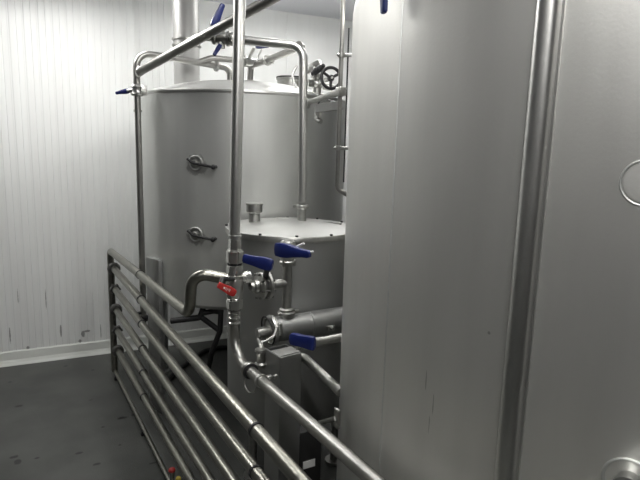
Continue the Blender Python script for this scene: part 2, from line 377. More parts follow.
n_ = V((math.cos(sw), math.sin(sw), 0)); t_ = V((-math.sin(sw), math.cos(sw), 0)); rows = []
while zz < CZ1-.03:
    j = random.uniform(-.0006,.0006); rows.append([bm.verts.new(p+t_*(a+j)+n_*b+V((0,0,zz))) for a, b in ((-.0032,-.001),(-.0013,.0018),(.0013,.0018),(.0032,-.001))]); zz += .011
for a, b in zip(rows, rows[1:]):
    for k in range(3): bm.faces.new((a[k],a[k+1],b[k+1],b[k]))
obj('weld_seam', bm, 'tank', tC)
q = V((0.875, 0.4921, 1.5055)); n_ = V((q.x-CX,q.y-CY,0)).normalized()
pd = obj('port_ring', one(add_torus, q+n_*-.001, n_, .036, .0025), 'tank', tC)
bm = new(); add_lathe(bm, q, n_, [(.031,0),(.031,.0015),(.0,.002)], 36); obj('port_disc', bm, 'tank_big', pd)
q2 = V((0.8871, 0.4634, 1.0044)); n_ = V((q2.x-CX,q2.y-CY,0)).normalized()
fr = obj('sample_flange', one(add_torus, q2+n_*.001, n_, .040, .003), 'tank', tC)
bm = new(); add_lathe(bm, q2, n_, [(.020,0),(.020,.02),(.024,.022),(.024,.032),(.016,.034),(.014,.02),(0,.02)], 28); obj('sample_stub', bm, 'polish', fr)
for a in (100, 190, 280, 10):
    p = on_cyl(CX, CY, CR-.16, math.radians(a), 0); bm = new()
    add_cyl(bm, (p.x,p.y,.015), (p.x,p.y,CZ0-.01), .035); add_cyl(bm, (p.x,p.y,0), (p.x,p.y,.015), .07); obj('leg', bm, 'cast', tC)
# blue lever hanging on the shoulder of the big tank
q = V((0.8067, 1.0643, 1.9139)); n_ = V((q.x-CX,q.y-CY,0)).normalized()
bv = thing('drain_valve', 'dark blue lever hanging at the very top edge on the big tank', 'valve', tuple(q))
bm = new(); add_lathe(bm, q-n_*.002, n_, [(.0,0),(.02,0),(.02,.015),(.012,.018),(.012,.03),(.0,.03)], 24); obj('valve_stub', bm, 'cast', bv)
lever(bv, q+n_*.036, V((0.8057, 1.0573, 1.846))+n_*.036, .026, .022, .014, up=V((0,0,1)).cross(n_), m='blue')

# ------------------------------------------------------------------ the bank of slanted pipes on the left
RX = .587
def rail(name, z, y0, y1, r, label, rings=(), flange=False, tint='rail'):
    t = thing('steel_pipe', label, 'pipe', (RX, y0, z), 'parallel pipes of the low pipe bank')
    bm = new(); add_tube(bm, [(RX,y0,z),(RX,y1,z)], r, 0, 24); obj('tube', bm, tint, t)
    for yy in rings:
        bm = new(); add_lathe(bm, (RX,yy-.005,z), (0,1,0), [(r,0),(r+.003,.001),(r+.003,.009),(r,.010)], 28)
        obj('clamp_ring', bm, 'black', t)
        bm = new(); add_box(bm, (RX+.012,yy,z-r-.009), (.016,.016,.026), bev=.002); obj('saddle', bm, 'black', t)
    if flange:
        bm = new(); add_lathe(bm, (RX,y0-.02,z), (0,1,0), [(r,0),(r+.014,.002),(r+.018,.008),(r+.018,.03),(r,.034)], 28); obj('rubber_collar', bm, 'collar', t, label='dark rubber end collar')
    else:
        bm = new(); add_lathe(bm, (RX,y0-.02,z), (0,1,0), [(r,0),(r+.008,.002),(r+.010,.008),(r+.010,.022),(r,.026)], 28)
        for k in range(6):
            a = k*PI/3; add_cyl(bm, (RX+(r+.010)*math.cos(a), y0-.022, z+(r+.010)*math.sin(a)), (RX+(r+.010)*math.cos(a), y0+.010, z+(r+.010)*math.sin(a)), .005, n=8)
        obj('bolted_coupling', bm, 'collar', t, label='dark bolted end coupling')
yr = 2.80; yn = 1.335
rail('b', .746, 3.575, .35, .0205, 'second pipe of the slanted bank, just below the top bend pipe', (yr, yn), True)
rail('c', .616, 3.565, .35, .0190, 'third slanted pipe from the top of the low bank', (yr, yn))
rail('d', .483, 3.555, .35, .0185, 'fourth slanted pipe from the top of the low bank', (yr, yn), True)
rail('e', .350, 3.545, .35, .0180, 'fifth slanted pipe from the top of the low bank', (yr, yn))
rail('f', .215, 3.535, .35, .0180, 'lowest thick slanted pipe of the bank, near the floor', (yr, yn), True)
# continuous loop: along the floor, up the end post, back as the top pipe, then up and over to the red-handled valve
VX, VY = .742, 1.86
lp = thing('bent_pipe', 'top pipe of the bank with rounded end post and S-bend up to the red-handled valve', 'pipe', (RX, 3.66, 0))
bm = new(); add_tube(bm, [(RX-.004,3.66,.03),(RX-.004,3.66,.845),(0.587, 1.9658, 0.909),(0.587, 1.9277, 1.0795),(.705,1.893,1.05)], .0208, [.035,.065,.065], 24)
obj('tube', bm, 'rail', lp)
qa = V((0.587, 1.9658, 0.909)); zA = .845+(qa.z-.845)*(3.66-yr)/(3.66-qa.y)
bm = new(); add_lathe(bm, (RX-.001,yr-.005,zA), (0,1,0), [(.019,0),(.0235,.001),(.0235,.009),(.019,.010)], 28); obj('clamp_ring', bm, 'black', lp)
bm = new(); add_tube(bm, [(RX-.004,3.64,.036),(RX-.012,.4,.034)], .011, 0, 12)
gr = thing('guide_rod', 'thin rod running along the floor below the slanted pipes', 'rod', (RX-.012,3.64,.032)); obj('rod', bm, 'rail', gr)
for yy in (3.58, 2.8, 1.9, 1.2):
    obj('foot', one(add_box, (RX-.012,yy,.012), (.02,.02,.024), bev=.002), 'black', gr)

# second vertical: thin pipe up the left side of the far tank
LX, LY = .648, 3.045
lt = V((LX, LY, 0))
vp = thing('riser_pipe', 'thin vertical pipe standing left of the far tank, with blue lever near its top', 'pipe', (LX,LY,.56))
bm = new(); add_tube(bm, [(LX,LY,.565),(LX,LY,1.775)], .0165, 0, 20); obj('tube', bm, 'pipe', vp)
bm = new(); add_lathe(bm, (LX,LY,.55), (0,0,1), [(0,0),(.022,.002),(.024,.01),(.024,.03),(.017,.034)], 24); obj('end_cap', bm, 'black', vp)
bm = new(); add_box(bm, ((LX+RX)/2,LY-.0,.60), (.05,.02,.012)); obj('tie_bracket', bm, 'black', vp)
obj('clamp_plate', one(add_ring, (LX,LY,1.70), (0,0,1), .016, .021, .012), 'cast', vp)
va = thing('hand_valve', 'small dark blue lever valve on the thin riser, left of the far tank top', 'valve', (LX,LY,1.80))
bm = new(); add_lathe(bm, (LX,LY,1.775), (0,0,1), [(.017,0),(.030,.002),(.034,.012),(.028,.016),(.024,.030),(.028,.044),(.034,.048),(.030,.058),(.017,.060)], 28)
add_box(bm, (LX+.03,LY-.02,1.805), (.03,.014,.05), bev=.002)
obj('valve_body', bm, 'polish', va)
add_dir = V((0.5571, 3.1304, 1.7906))-V((LX,LY,1.805))
bm = new(); add_cyl(bm, (LX,LY,1.808), V((LX,LY,1.808))+add_dir.normalized()*.055, .012); obj('stem', bm, 'cast', va)
lever(va, V((LX,LY,1.808))+add_dir.normalized()*.055, (0.5571, 3.1302, 1.7896), .026, .018, .02)

# pipe curving from the riser top over the far tank and down into its lid
t2 = thing('curved_pipe', 'steel pipe arching from the thin riser across the far tank lid', 'pipe', (LX,LY,1.84))
bm = new(); add_tube(bm, [(LX,LY,1.835),(LX,LY,1.995),(.80,3.055,1.99),(1.165,3.06,1.965),(1.165,3.06,1.885)], .0175, [.07,.3,.05], 22); obj('tube', bm, 'pipe', t2)
bm = new(); add_tube(bm, [(.97,3.056,1.975),(1.05,3.03,2.005),(1.29,3.0,2.005)], .0165, [.08], 20); obj('branch_tube', bm, 'pipe', t2)
clamp(t2, (1.085,3.06,1.968), (1,0,-.06), .018)
bm = new(); add_lathe(bm, (1.165,3.06,1.872), (0,0,1), [(.018,.0),(.034,.004),(.034,.020),(.018,.024)], 24); obj('flange', bm, 'cast', t2)

# long slanting overhead pipe
t1 = thing('overhead_pipe', 'long thick pipe slanting up to the right in front of the duct', 'pipe', (.648,2.99,1.9))
q0 = V((.652,2.985,1.895)); dd = V((.324,-.865,.221))
bm = new(); add_tube(bm, [q0, q0+dd*1.8, q0+dd*1.8+V((.02,-.05,.24))], .0215, [.08], 24)
add_ball(bm, q0, .0235); obj('tube', bm, 'pipe', t1)
bm = new(); add_lathe(bm, q0+V((-.005,.018,0)), (1,.1,.0), [(.0,-.012),(.024,-.008),(.029,0),(.024,.012),(.0,.014)], 24); obj('end_cap', bm, 'cast', t1)

# valve cluster and horizontal pipe that turns down into the small tank
EX, EY = 1.2255, 2.275
vv = V((0.9128, 2.498, 2.017)); el = V((EX-.012,EY,1.985)); ax = (el-vv).normalized()
hp = thing('hooked_pipe', 'steel pipe running right from the upper valve and down into the small tank lid', 'pipe', (EX,EY,1.18))
bm = new(); add_tube(bm, [vv+ax*.045, el, (EX,EY,1.285)], .0195, [.062], 24); obj('tube', bm, 'polish', hp)
clamp(hp, (EX,EY,1.262), (0,0,1), .020, up=(.5,.8,0), nm='pipe_clamp')
bm = new(); add_lathe(bm, (EX,EY,1.165), (0,0,1), [(.030,0),(.022,.006),(.021,.03),(.021,.086),(.026,.09)], 28); obj('inlet_stub', bm, 'cast', hp)
clamp(hp, vv+ax*.052, ax, .020)
hv = thing('hand_valve', 'valve with dark blue lever pointing up behind the slanting overhead pipe', 'valve', tuple(vv))
bm = new(); add_lathe(bm, vv-ax*.042, ax, [(.018,0),(.032,.002),(.034,.014),(.026,.020),(.030,.042),(.026,.064),(.034,.068),(.034,.080),(.018,.084)], 28)
add_cyl(bm, vv-V((0,0,.045)), vv+V((0,0,.05)), .014); obj('valve_body', bm, 'cast', hv)
lever(hv, (0.8781, 2.5062, 2.0745), (0.9151, 2.4904, 2.1619), .034, .026, .022, up=(1,0,0))
lever(hv, (0.8913, 2.4783, 1.9729), (0.8625, 2.4637, 1.9336), .020, .018, .016, up=(1,0,0), nm='lower_handle')
bm = new(); add_tube(bm, [vv, (0.8781, 2.5062, 2.0745)], .009, 0, 10); add_tube(bm, [vv, (0.891, 2.4776, 1.9685)], .009, 0, 10); obj('stem', bm, 'cast', hv)
br = thing('branch_pipe', 'short pipe joining the slanting overhead pipe to the upper valve', 'pipe', tuple(q0+dd*.5))
j = q0+dd*.36
bm = new(); add_tube(bm, [j, vv-ax*.10, vv-ax*.04], .0195, [.04], 20); obj('tube', bm, 'pipe', br)
# pipe from the hook back to the far tank with its own small blue lever
b3 = thing('elbow_pipe', 'pipe running back from the hooked pipe and down into the far tank lid', 'pipe', (1.30,3.0,1.9))
bm = new(); add_tube(bm, [(EX-.035,EY+.0,1.988),(EX+.0,EY+.04,1.99),(1.30,2.93,1.995),(1.275,3.02,1.985),(1.275,3.03,1.89)], .0165, [.02,.03,.03], 20); obj('tube', bm, 'pipe', b3)
clamp(b3, (1.288,2.82,1.993), (.1,.9,0), .017, up=(0,0,1))
bm = new(); add_lathe(bm, (1.275,3.03,1.885), (0,0,1), [(.017,0),(.03,.003),(.03,.016),(.017,.02)], 24); obj('flange', bm, 'cast', b3)
hv2 = thing('hand_valve', 'valve with short blue lever tucked under the horizontal run of the hooked pipe', 'valve', (1.26,2.97,2.0))
bm = new(); add_cyl(bm, (1.225,2.99,2.0), (1.255,2.99,2.0), .030); add_cyl(bm, (1.20,2.99,2.0), (1.29,2.99,2.0), .022); add_cyl(bm, (1.24,2.99,2.0), (1.26,2.94,2.07), .009, n=12); obj('valve_body', bm, 'cast', hv2)
lever(hv2, (1.2963, 2.9696, 2.0868), (1.3099, 2.8652, 2.0743), .03, .022, .02)
bm = new(); add_tube(bm, [(1.2804, 2.959, 1.9872), (1.2929, 2.9606, 2.0316), (1.3061, 2.9365, 2.0675)], .006, .03, 10); obj('bracket', bm, 'polish', hv2)

# ------------------------------------------------------------------ main vertical pipe, ball valve and its line towards the camera
VY = 1.90
mv = thing('downpipe', 'bright vertical pipe in the middle foreground, from the ceiling to the red-handled valve', 'pipe', (VX,VY,1.2))
bm = new(); add_tube(bm, [(VX,VY,1.19),(VX+.0,VY,1.25),(VX+.026,VY-.005,CH-.004)], .0205, 0, 28); obj('tube', bm, 'polish', mv)
bm = new(); add_lathe(bm, (VX,VY,1.205), (0,0,1), [(.02,0),(.0245,.001),(.0245,.007),(.02,.008)], 28); obj('ring', bm, 'polish', mv)
bm = new(); add_hex(bm, (VX,VY,1.150), (VX,VY,1.196), .0245); add_hex(bm, (VX,VY,1.106), (VX,VY,1.157), .0345, .005); obj('union_nut', bm, 'shiny', mv)
rv = thing('ball_valve', 'shiny ball valve with red lever on the bright vertical pipe', 'valve', (VX,VY,.95))
bm = new(); add_lathe(bm, (VX,VY,.965), (0,0,1), [(.018,0),(.026,.003),(.031,.012),(.0325,.035),(.0325,.075),(.030,.082),(.0325,.086),(.0325,.094),(.024,.098),(.018,.10)], 36)
add_cyl(bm, (VX-.048,VY,1.045), (VX+.055,VY,1.045), .0200); add_cyl(bm, (VX+.040,VY,1.045), (VX+.062,VY,1.045), .023, n=8)
obj('valve_body', bm, 'shiny', rv)
obj('groove_shade_ring', one(add_ring, (VX,VY,1.103), (0,0,1), .02, .0275, .008), 'black', rv)  # black ring put in as the shaded groove between the nuts
obj('groove_shade_ring', one(add_ring, (VX,VY,.9275), (0,0,1), .0195, .0255, .006), 'black', rv)  # likewise darkens the groove under the lower nut
bm = new(); add_hex(bm, (VX,VY,1.062), (VX,VY,1.100), .0325, .003); obj('upper_nut', bm, 'shiny', rv)
bm = new(); add_hex(bm, (VX,VY,.928), (VX,VY,.967), .0325, .003); obj('lower_nut', bm, 'shiny', rv)
hp0, hp1 = V((0.645, 1.6759, 1.0603)), V((0.5962, 1.6753, 1.0912))
bm = new(); add_tube(bm, [(VX-.012,VY-.02,1.05), V((0.6222, 1.7088, 1.0995)), V((0.6111, 1.6882, 1.0815))], .008, .01, 12); obj('stem', bm, 'black', rv)
rh = lever(rv, hp0, hp1, .027, .024, .009, m='red', label='red lever with pale lettering')
hd = (hp1-hp0).normalized(); hs = hd.cross(V((0,0,1))).normalized(); hu = hs.cross(hd).normalized(); face = hs*-.0055 if (hs.dot(V((0,-1,0))) < 0) else hs*.0055
bm = new()
c0 = hp0+hd*.012+face
for (u, v0, v1, h0, h1) in ((0,-.005,.005,0,.0012),(0,.004,.005,0,.006),(0,.0,.001,0,.006),(0,.0,.005,.005,.006),(.010,-.005,.005,0,.0012),(.010,-.005,.005,.005,.0062),(.0195,-.003,.003,0,.006)):
    a = u+h0; b = u+h1
    P4 = [c0+hd*a+hu*v0, c0+hd*b+hu*v0, c0+hd*b+hu*v1, c0+hd*a+hu*v1]
    add_poly(bm, P4, face*.12)
obj('lettering', bm, 'white', rh, smooth=False)
ep = thing('elbow_pipe', 'pipe curving from below the red-handled valve forward to the bottom of the picture', 'pipe', (VX,VY,.74))
bm = new(); add_tube(bm, [(VX,VY,.955),(VX,VY,.733),(VX,.40,.762)], .0200, [.10], 28); obj('tube', bm, 'pipe', ep)
bm = new()
for z in (.905,.888,.868): add_lathe(bm, (VX,VY,z), (0,0,1), [(.02,0),(.0235,.002),(.0235,.008),(.02,.010)], 28)
obj('union_ring', bm, 'shiny', ep)
bm = new(); add_lathe(bm, (VX,1.775,.736), (0,-1,0), [(.020,0),(.028,.002),(.030,.010),(.030,.022),(.027,.026)], 28); obj('union_nut', bm, 'cast', ep)
bm = new(); add_lathe(bm, (VX,1.748,.7365), (0,-1,0), [(.027,0),(.029,.003),(.029,.009),(.020,.010)], 28); obj('rubber_seal', bm, 'black', ep, label='black seal ring')
bm = new(); add_lathe(bm, (VX,1.655,.738), (0,-1,0), [(.020,0),(.0245,.001),(.0245,.013),(.020,.014)], 28); add_box(bm, (VX+.030,1.648,.744), (.020,.016,.016), bev=.003); add_cyl(bm, (VX+.045,1.648,.742),(VX+.062,1.655,.742), .007, n=12); obj('support_clamp', bm, 'polish', ep)
bm = new(); add_tube(bm, [(VX-.012,1.77,.705),(VX-.014,1.765,.675),(VX-.008,1.74,.655),(VX+.002,1.71,.67),(VX+.004,1.69,.715)], .0035, .02, 8); obj('hanging_strap', bm, 'cast', ep)

# butterfly valve and tee right of the ball valve
TY = 1.89
te = V((0.9576, 1.89, 1.0087)); TX, TZ = te.x, te.z
bf = V((0.8624, 1.89, 1.0185))
bfv = thing('butterfly_valve', 'flanged disc valve with dark blue lever beside the red-handled valve', 'valve', (bf.x,TY,TZ))
bm = new(); o = V((bf.x-.030,TY,TZ)); add_lathe(bm, o, (1,0,0), [(.017,-.032),(.017,-.018),(.026,-.016),(.027,-.002),(.024,0),(.046,.002),(.053,.006),(.054,.014),(.050,.018),(.040,.020),(.040,.026),(.050,.028),(.056,.034),(.056,.043),(.050,.048),(.020,.052),(.018,.062)], 36)
obj('flanged_body', bm, 'cast', bfv)
for k in range(8):
    a = k*PI/4+.2; yy, zz = TY+.049*math.cos(a), TZ+.049*math.sin(a)
    obj('flange_bolt', one(add_cyl, (bf.x-.034,yy,zz), (bf.x+.024,yy,zz), .0045, n=8), 'collar', bfv)
hub = V((0.8057, 1.7419, 1.1249)); bm = new(); add_cyl(bm, (bf.x,TY,TZ+.03), (hub.x,hub.y,hub.z), .011, n=16); obj('stem', bm, 'black', bfv)
lever(bfv, (0.8027, 1.7271, 1.13), (0.7322, 1.7949, 1.1459), .044, .036, .022, up=(0,0,1))
tp = thing('tee_pipe', 'upright tee pipe linking the disc valve, the top blue valve and the round housing', 'pipe', (TX,TY,TZ-.1))
zt = (0.9603, 1.89, 1.0934)[2]; zb = (0.9644, 1.89, 0.8886)[2]
bm = new(); add_cyl(bm, (TX,TY,zb), (TX,TY,zt), .0188); add_cyl(bm, (bf.x+.03,TY,TZ), (TX,TY,TZ), .0180); obj('tube', bm, 'cast', tp)
bm = new(); add_lathe(bm, (TX,TY,zb-.012), (0,0,1), [(.02,-.012),(.030,-.008),(.036,.004),(.036,.014),(.028,.018),(.030,.026),(.017,.032)], 28)
add_box(bm, (TX+.038,TY-.012,zb+.002), (.020,.012,.016), bev=.002); add_box(bm, (TX-.038,TY-.012,zb+.0), (.014,.012,.012), bev=.002); obj('lower_clamp', bm, 'cast', tp)
tv = thing('hand_valve', 'valve with big blue lever on top of the upright tee pipe, below the bolted lid', 'valve', (TX,TY,zt))
bm = new(); add_lathe(bm, (TX,TY,zt-.008), (0,0,1), [(.016,-.006),(.026,-.004),(.033,.002),(.033,.012),(.028,.016),(.026,.04),(.026,.055),(.031,.06),(.031,.085),(.024,.094),(.0,.096)], 32)
for k in range(4):
    a = k*PI/2+.6; add_cyl(bm, (TX+.032*math.cos(a),TY+.032*math.sin(a),zt-.012), (TX+.032*math.cos(a),TY+.032*math.sin(a),zt+.012), .005, n=8)
obj('valve_body', bm, 'cast', tv)
lever(tv, (0.8386, 1.7224, 1.1821), (0.8917, 1.592, 1.1844), .050, .030, .026, up=(0,0,1))
obj('pin', one(add_cyl, (0.8935, 1.6981, 1.1916), (0.9094, 1.6686, 1.2081), .004, n=10), 'white', tv)
obj('pin', one(add_cyl, (0.885, 1.6082, 1.1871), (0.9026, 1.5877, 1.1948), .0035, n=10), 'white', tv)

# round horizontal housing with clamp ring
h0 = V((0.8905, 1.89, 0.8244)); HZ = h0.z
hs_ = thing('filter_housing', 'fat horizontal cylinder housing behind the square post, with clamped end', 'housing', (1.1,TY,HZ))
bm = new(); add_lathe(bm, (h0.x+.008,TY,HZ), (1,0,0), [(0,0),(.046,0),(.050,.004),(.050,.16),(.053,.162),(.053,.17),(.0525,.172),(.0525,1.41-h0.x-.012)], 48); obj('shell', bm, 'post', hs_)
bm = new(); add_lathe(bm, (h0.x,TY,HZ), (1,0,0), [(.050,-.010),(.058,-.006),(.060,.002),(.058,.010),(.050,.012),(.050,-.010)], 40); cr_ = obj('clamp_ring', bm, 'polish', hs_)
bm = new(); add_torus(bm, (h0.x-.014,TY,HZ), (1,0,.15), .056, .0035); obj('wire_clip', bm, 'black', cr_)
bm = new(); add_tube(bm, [(h0.x,TY-.055,HZ+.03),(h0.x-.02,TY-.07,HZ+.0),(h0.x-.05,TY-.06,HZ-.02),(h0.x-.062,TY-.05,HZ-.024)], .0055, .02, 10)
add_box(bm, (h0.x+.01,TY-.060,HZ+.02), (.016,.016,.05), bev=.003); obj('toggle', bm, 'polish', cr_)
bm = new(); add_lathe(bm, (h0.x-.06,TY,HZ-.004), (1,0,0), [(0,0),(.020,0),(.022,.01),(.022,.05),(.046,.052),(.048,.066)], 28); obj('end_spout', bm, 'cast', hs_)
bm = new(); add_box(bm, (h0.x+.245,TY-.052,HZ-.01), (.035,.012,.02), bev=.003); add_cyl(bm, (h0.x+.245,TY-.05,HZ-.01), (h0.x+.245,TY-.075,HZ-.01), .008, n=12); obj('drain_screw', bm, 'cast', hs_)
dp = thing('spout_drain', 'short upright flanged drain stub left of the square post top', 'pipe', (h0.x-.05,TY-.03,.6))
bm = new(); w0 = V((0.8069, 1.7979, 0.7914)); add_lathe(bm, (w0.x,w0.y,w0.z), (0,0,-1), [(0,0),(.022,0),(.024,.008),(.018,.012),(.018,.05),(.024,.056),(.022,.07),(.0,.072)], 24); add_tube(bm, [w0-V((0,0,.02)), (w0.x+.015,w0.y+.03,w0.z+.0), (w0.x+.03,TY-.005,HZ-.03)], .011, .02, 12); obj('stub', bm, 'cast', dp)

# blue lever valve and pipe behind the square post
bp_ = V((0.9307, 1.5884, 0.869))
lv = thing('hand_valve', 'valve with dark blue lever just above the square post', 'valve', tuple(bp_))
bm = new(); add_cyl(bm, bp_-V((.085,0,-.002)), bp_+V((.02,0,0)), .0165); add_cyl(bm, bp_-V((.075,0,-.002)), bp_-V((.05,0,0)), .020); obj('valve_body', bm, 'cast', lv)
lever(lv, V((0.8095, 1.5392, 0.9154)), V((0.8495, 1.4688, 0.9153)), .040, .052, .022, up=(0,0,1))
bm = new(); add_cyl(bm, V((0.8384, 1.5646, 0.8918)), bp_-V((.05,0,0)), .011, n=14); obj('stem', bm, 'black', lv)
sp_ = thing('side_pipe', 'short pipe from the lever valve right into the big tank', 'pipe', tuple(bp_))
bm = new(); add_cyl(bm, bp_+V((.015,0,0)), (1.0388, bp_.y, bp_.z+.002), .0150); obj('tube', bm, 'cast', sp_)

# square post with open top
sq = thing('square_post', 'square sheet-steel post standing in the foreground behind the near pipe', 'post', (.8665,1.731,0))
Rz = .105; bw, bd, bh = .092, .1045, .799
bm = new(); c = V((.8665,1.731,0))
def sqr(w, d, z): 
    r = Matrix.Rotation(Rz, 4, 'Z'); return [bm.verts.new(c + r @ V((sx_*w/2, sy_*d/2, z))) for sx_, sy_ in ((-1,-1),(1,-1),(1,1),(-1,1))]
rings = [sqr(bw,bd,0), sqr(bw,bd,bh-.002), sqr(bw-.004,bd-.004,bh), sqr(bw-.010,bd-.010,bh), sqr(bw-.010,bd-.010,bh-.05)]
for a, b in zip(rings, rings[1:]):
    for k in range(4): bm.faces.new((a[k], a[(k+1) % 4], b[(k+1) % 4], b[k]))
bm.faces.new(rings[0][::-1]); bm.faces.new(rings[-1]); obj('column', bm, 'post', sq, smooth=False)
bm = new(); r3 = Matrix.Rotation(Rz, 4, 'Z'); add_box(bm, c+r3 @ V((.0,-.014,bh+.001)), (bw-.001,.062,.003), rz=Rz, bev=.0008); obj('top_plate', bm, 'lid', sq)
gp = thing('post_elbow_pipe', 'short bent pipe from the square post top forward to the big tank', 'pipe', (.93,1.69,.76))
bm = new(); add_tube(bm, [(.905,1.725,.768),(.945,1.715,.766),(.938,1.44,.742)], .0165, [.03], 20); obj('tube', bm, 'cast', gp)
bm = new(); add_lathe(bm, (.9125,1.722,.768), V((.033,-.004,0)), [(.016,0),(.024,.002),(.026,.012),(.018,.018)], 24); obj('flange', bm, 'cast', gp)
st = thing('sample_bar', 'thin steel bar on a small plate low on the left edge of the big tank', 'bar', (.93,1.5,.44))
s1 = V((0.8333, 1.3019, 0.7383)); s0 = V((0.8693, 1.4816, 0.6254))
bm = new(); add_tube(bm, [s0, s1], .008, 0, 12); obj('bar', bm, 'cast', st)
bm = new(); add_box(bm, s1+V((.004,0,0)), (.010,.026,.062), bev=.003); obj('plate', bm, 'cast', st)

# dark cabinet with pale label
cb = thing('control_cabinet', 'dark low cabinet with a pale blank label, right of the square post foot', 'cabinet', (1.0,1.82,0))
bm = new(); add_box(bm, (1.005,1.83,.225), (.115,.14,.41), bev=.005); obj('housing', bm, 'cabinet', cb)
bm = new(); add_box(bm, (1.005,1.83,.01), (.10,.12,.02)); obj('plinth', bm, 'black', cb)
lb = V((1.0045, 1.7585, 0.286)); bm = new(); add_box(bm, (lb.x,1.7585,lb.z), (.055,.002,.032)); obj('label_plate', bm, 'white', cb, label='pale label plate')

# ------------------------------------------------------------------ handwheel valve, actuator, bracket and thin pipes by the big tank
hw = V((1.5008, 2.5055, 1.8902)); vb = V((1.5489, 2.7343, 1.8819)); wa = (hw-vb); wl = wa.length; wa.normalize()
wa = (V((-.22,-.95,.05))).normalized()
hwv = thing('handwheel_valve', 'valve with black three-spoke handwheel beside the far tank lid', 'valve', tuple(vb))
bm = new(); add_torus(bm, hw, wa, .052, .0085, 40, 12)
for k in range(3):
    a = k*2*PI/3+.5; f = frame(wa).to_3x3(); e = f @ V((math.cos(a), math.sin(a), 0))
    add_tube(bm, [hw, hw+e*.05], .0075, 0, 10)
add_lathe(bm, hw-wa*.012, wa, [(0,0),(.017,0),(.019,.012),(.014,.024),(0,.026)], 24); obj('handwheel', bm, 'plastic', hwv)
obj('wheel_nut', one(add_cyl, hw+wa*.010, hw+wa*.020, .006, n=6), 'polish', hwv)
bm = new(); add_tube(bm, [hw, V((hw.x-.0,hw.y+.10,hw.z-.01)), vb+V((.02,.0,-.005))], .012, .03, 14); obj('spindle', bm, 'cast', hwv)
bm = new(); add_ball(bm, vb, .036, (1,1,.9)); add_cyl(bm, vb-V((0,0,.10)), vb+V((0,0,.05)), .024); add_lathe(bm, vb-V((0,0,.075)), (0,0,1), [(.02,0),(.044,.002),(.044,.018),(.02,.02)], 28)
add_lathe(bm, vb+V((0,0,.03)), (0,0,1), [(.02,0),(.036,.002),(.036,.014),(.02,.016)], 28); add_cyl(bm, vb+V((.03,-.02,-.01)), vb+V((.075,-.05,-.02)), .02); add_cyl(bm, vb-V((.06,0,0)), vb, .02)
obj('valve_body', bm, 'cast', hwv)
ac = V((1.5499, 2.7521, 1.9743))
av = thing('valve_actuator', 'boxy steel actuator with stubby black grip above the handwheel', 'actuator', tuple(ac))
f_ = (V((1.5595, 2.704, 1.9965))-V((1.5157, 2.7697, 1.9624))).normalized()
bm = new(); add_box(bm, ac+V((-.005,0,.008)), (.036,.036,.072), mx=frame(f_), bev=.004); add_box(bm, ac+V((-.03,0,-.02)), (.03,.03,.05), mx=frame(f_), bev=.004); add_cyl(bm, ac-V((0,0,.06)), ac, .016); obj('casing', bm, 'cast', av)
bm = new(); g0, g1 = V((1.493, 2.6822, 1.9282)), V((1.5264, 2.6348, 1.9652))
for k in range(6): add_ball(bm, g0.lerp(g1, k/5), .013+.006*math.sin(k/5*PI), n=14)
obj('grip', bm, 'plastic', av, label='stubby black grip')
MXp, MYp = 1.047, 1.683
mp_ = thing('thin_pipe', 'thin vertical pipe along the left edge of the big tank, curling in at its foot', 'pipe', (MXp,MYp,1.4))
bm = new(); add_tube(bm, [(MXp,MYp,CH-.003),(MXp,MYp,1.395),(MXp+.045,MYp-.012,1.372),(MXp+.075,MYp-.03,1.366)], .0080, [.03,.02], 16); obj('tube', bm, 'pipe', mp_)
for z in (1.8583, 1.5413):
    bm = new(); add_lathe(bm, (MXp,MYp,z-.008), (0,0,1), [(.008,0),(.0125,.001),(.0125,.015),(.008,.016)], 20); add_box(bm, (MXp+.022,MYp-.018,z), (.04,.008,.012), rz=-.6, bev=.002); add_ball(bm, (MXp-.012,MYp,z), .006)
    obj('pipe_clamp', bm, 'cast', mp_)
cd = thing('thin_conduit', 'very thin conduit between the thin pipe and the big tank', 'conduit', (MXp+.028,MYp-.008,1.5))
obj('tube', one(add_tube, [(MXp+.026,MYp-.002,1.95),(MXp+.026,MYp-.002,1.42)], .0028, 0, 8), 'plastic', cd)
hh = thing('cross_pipe', 'short capped pipe passing in front of the thin pipe below the handwheel', 'pipe', tuple((1.3362, 2.4339, 1.7567)))
bm = new(); add_tube(bm, [(1.4373, 2.6281, 1.7522), (1.361, 2.4789, 1.7605), (MXp-.004,MYp-.026,1.735)], .0125, [.03], 18); obj('tube', bm, 'cast', hh)
add = new(); add_box(add, (MXp-.004,MYp-.012,1.735), (.03,.03,.03), bev=.004); obj('union', add, 'cast', hh)
bk_ = thing('pipe_bracket', 'flat steel bracket arm with hanging hooked end, below the handwheel', 'bracket', tuple((1.3729, 2.4078, 1.7337)))
k0, k1 = V((1.3784, 2.4269, 1.7276)), V((1.2533, 2.0044, 1.7174)); kd = (k1-k0).normalized()
bm = new(); add_box(bm, (k0+k1)/2, (.038,.02,(k1-k0).length), mx=Matrix(((0,0,kd.x,0),(0,0,kd.y,0),(1,0,kd.z,0),(0,0,0,1))) if False else (kd.to_track_quat('Z','X').to_matrix().to_4x4()), bev=.002); obj('arm', bm, 'post', bk_)
bm = new(); add_tube(bm, [V((1.3791, 2.4289, 1.7398)), V((1.3727, 2.419, 1.6715)), V((1.3813, 2.389, 1.664))], .012, [.02], 14); add_box(bm, V((1.3769, 2.3978, 1.6952)), (.018,.014,.03), bev=.003); obj('hook', bm, 'cast', bk_)
bm = new(); add_tube(bm, [V((1.3891, 2.437, 1.7504)), V((1.372, 2.3695, 1.7744)), V((1.328, 2.2021, 1.7487)), V((1.272, 2.0427, 1.7286))], .003, .05, 8); obj('wire', bm, 'plastic', bk_)

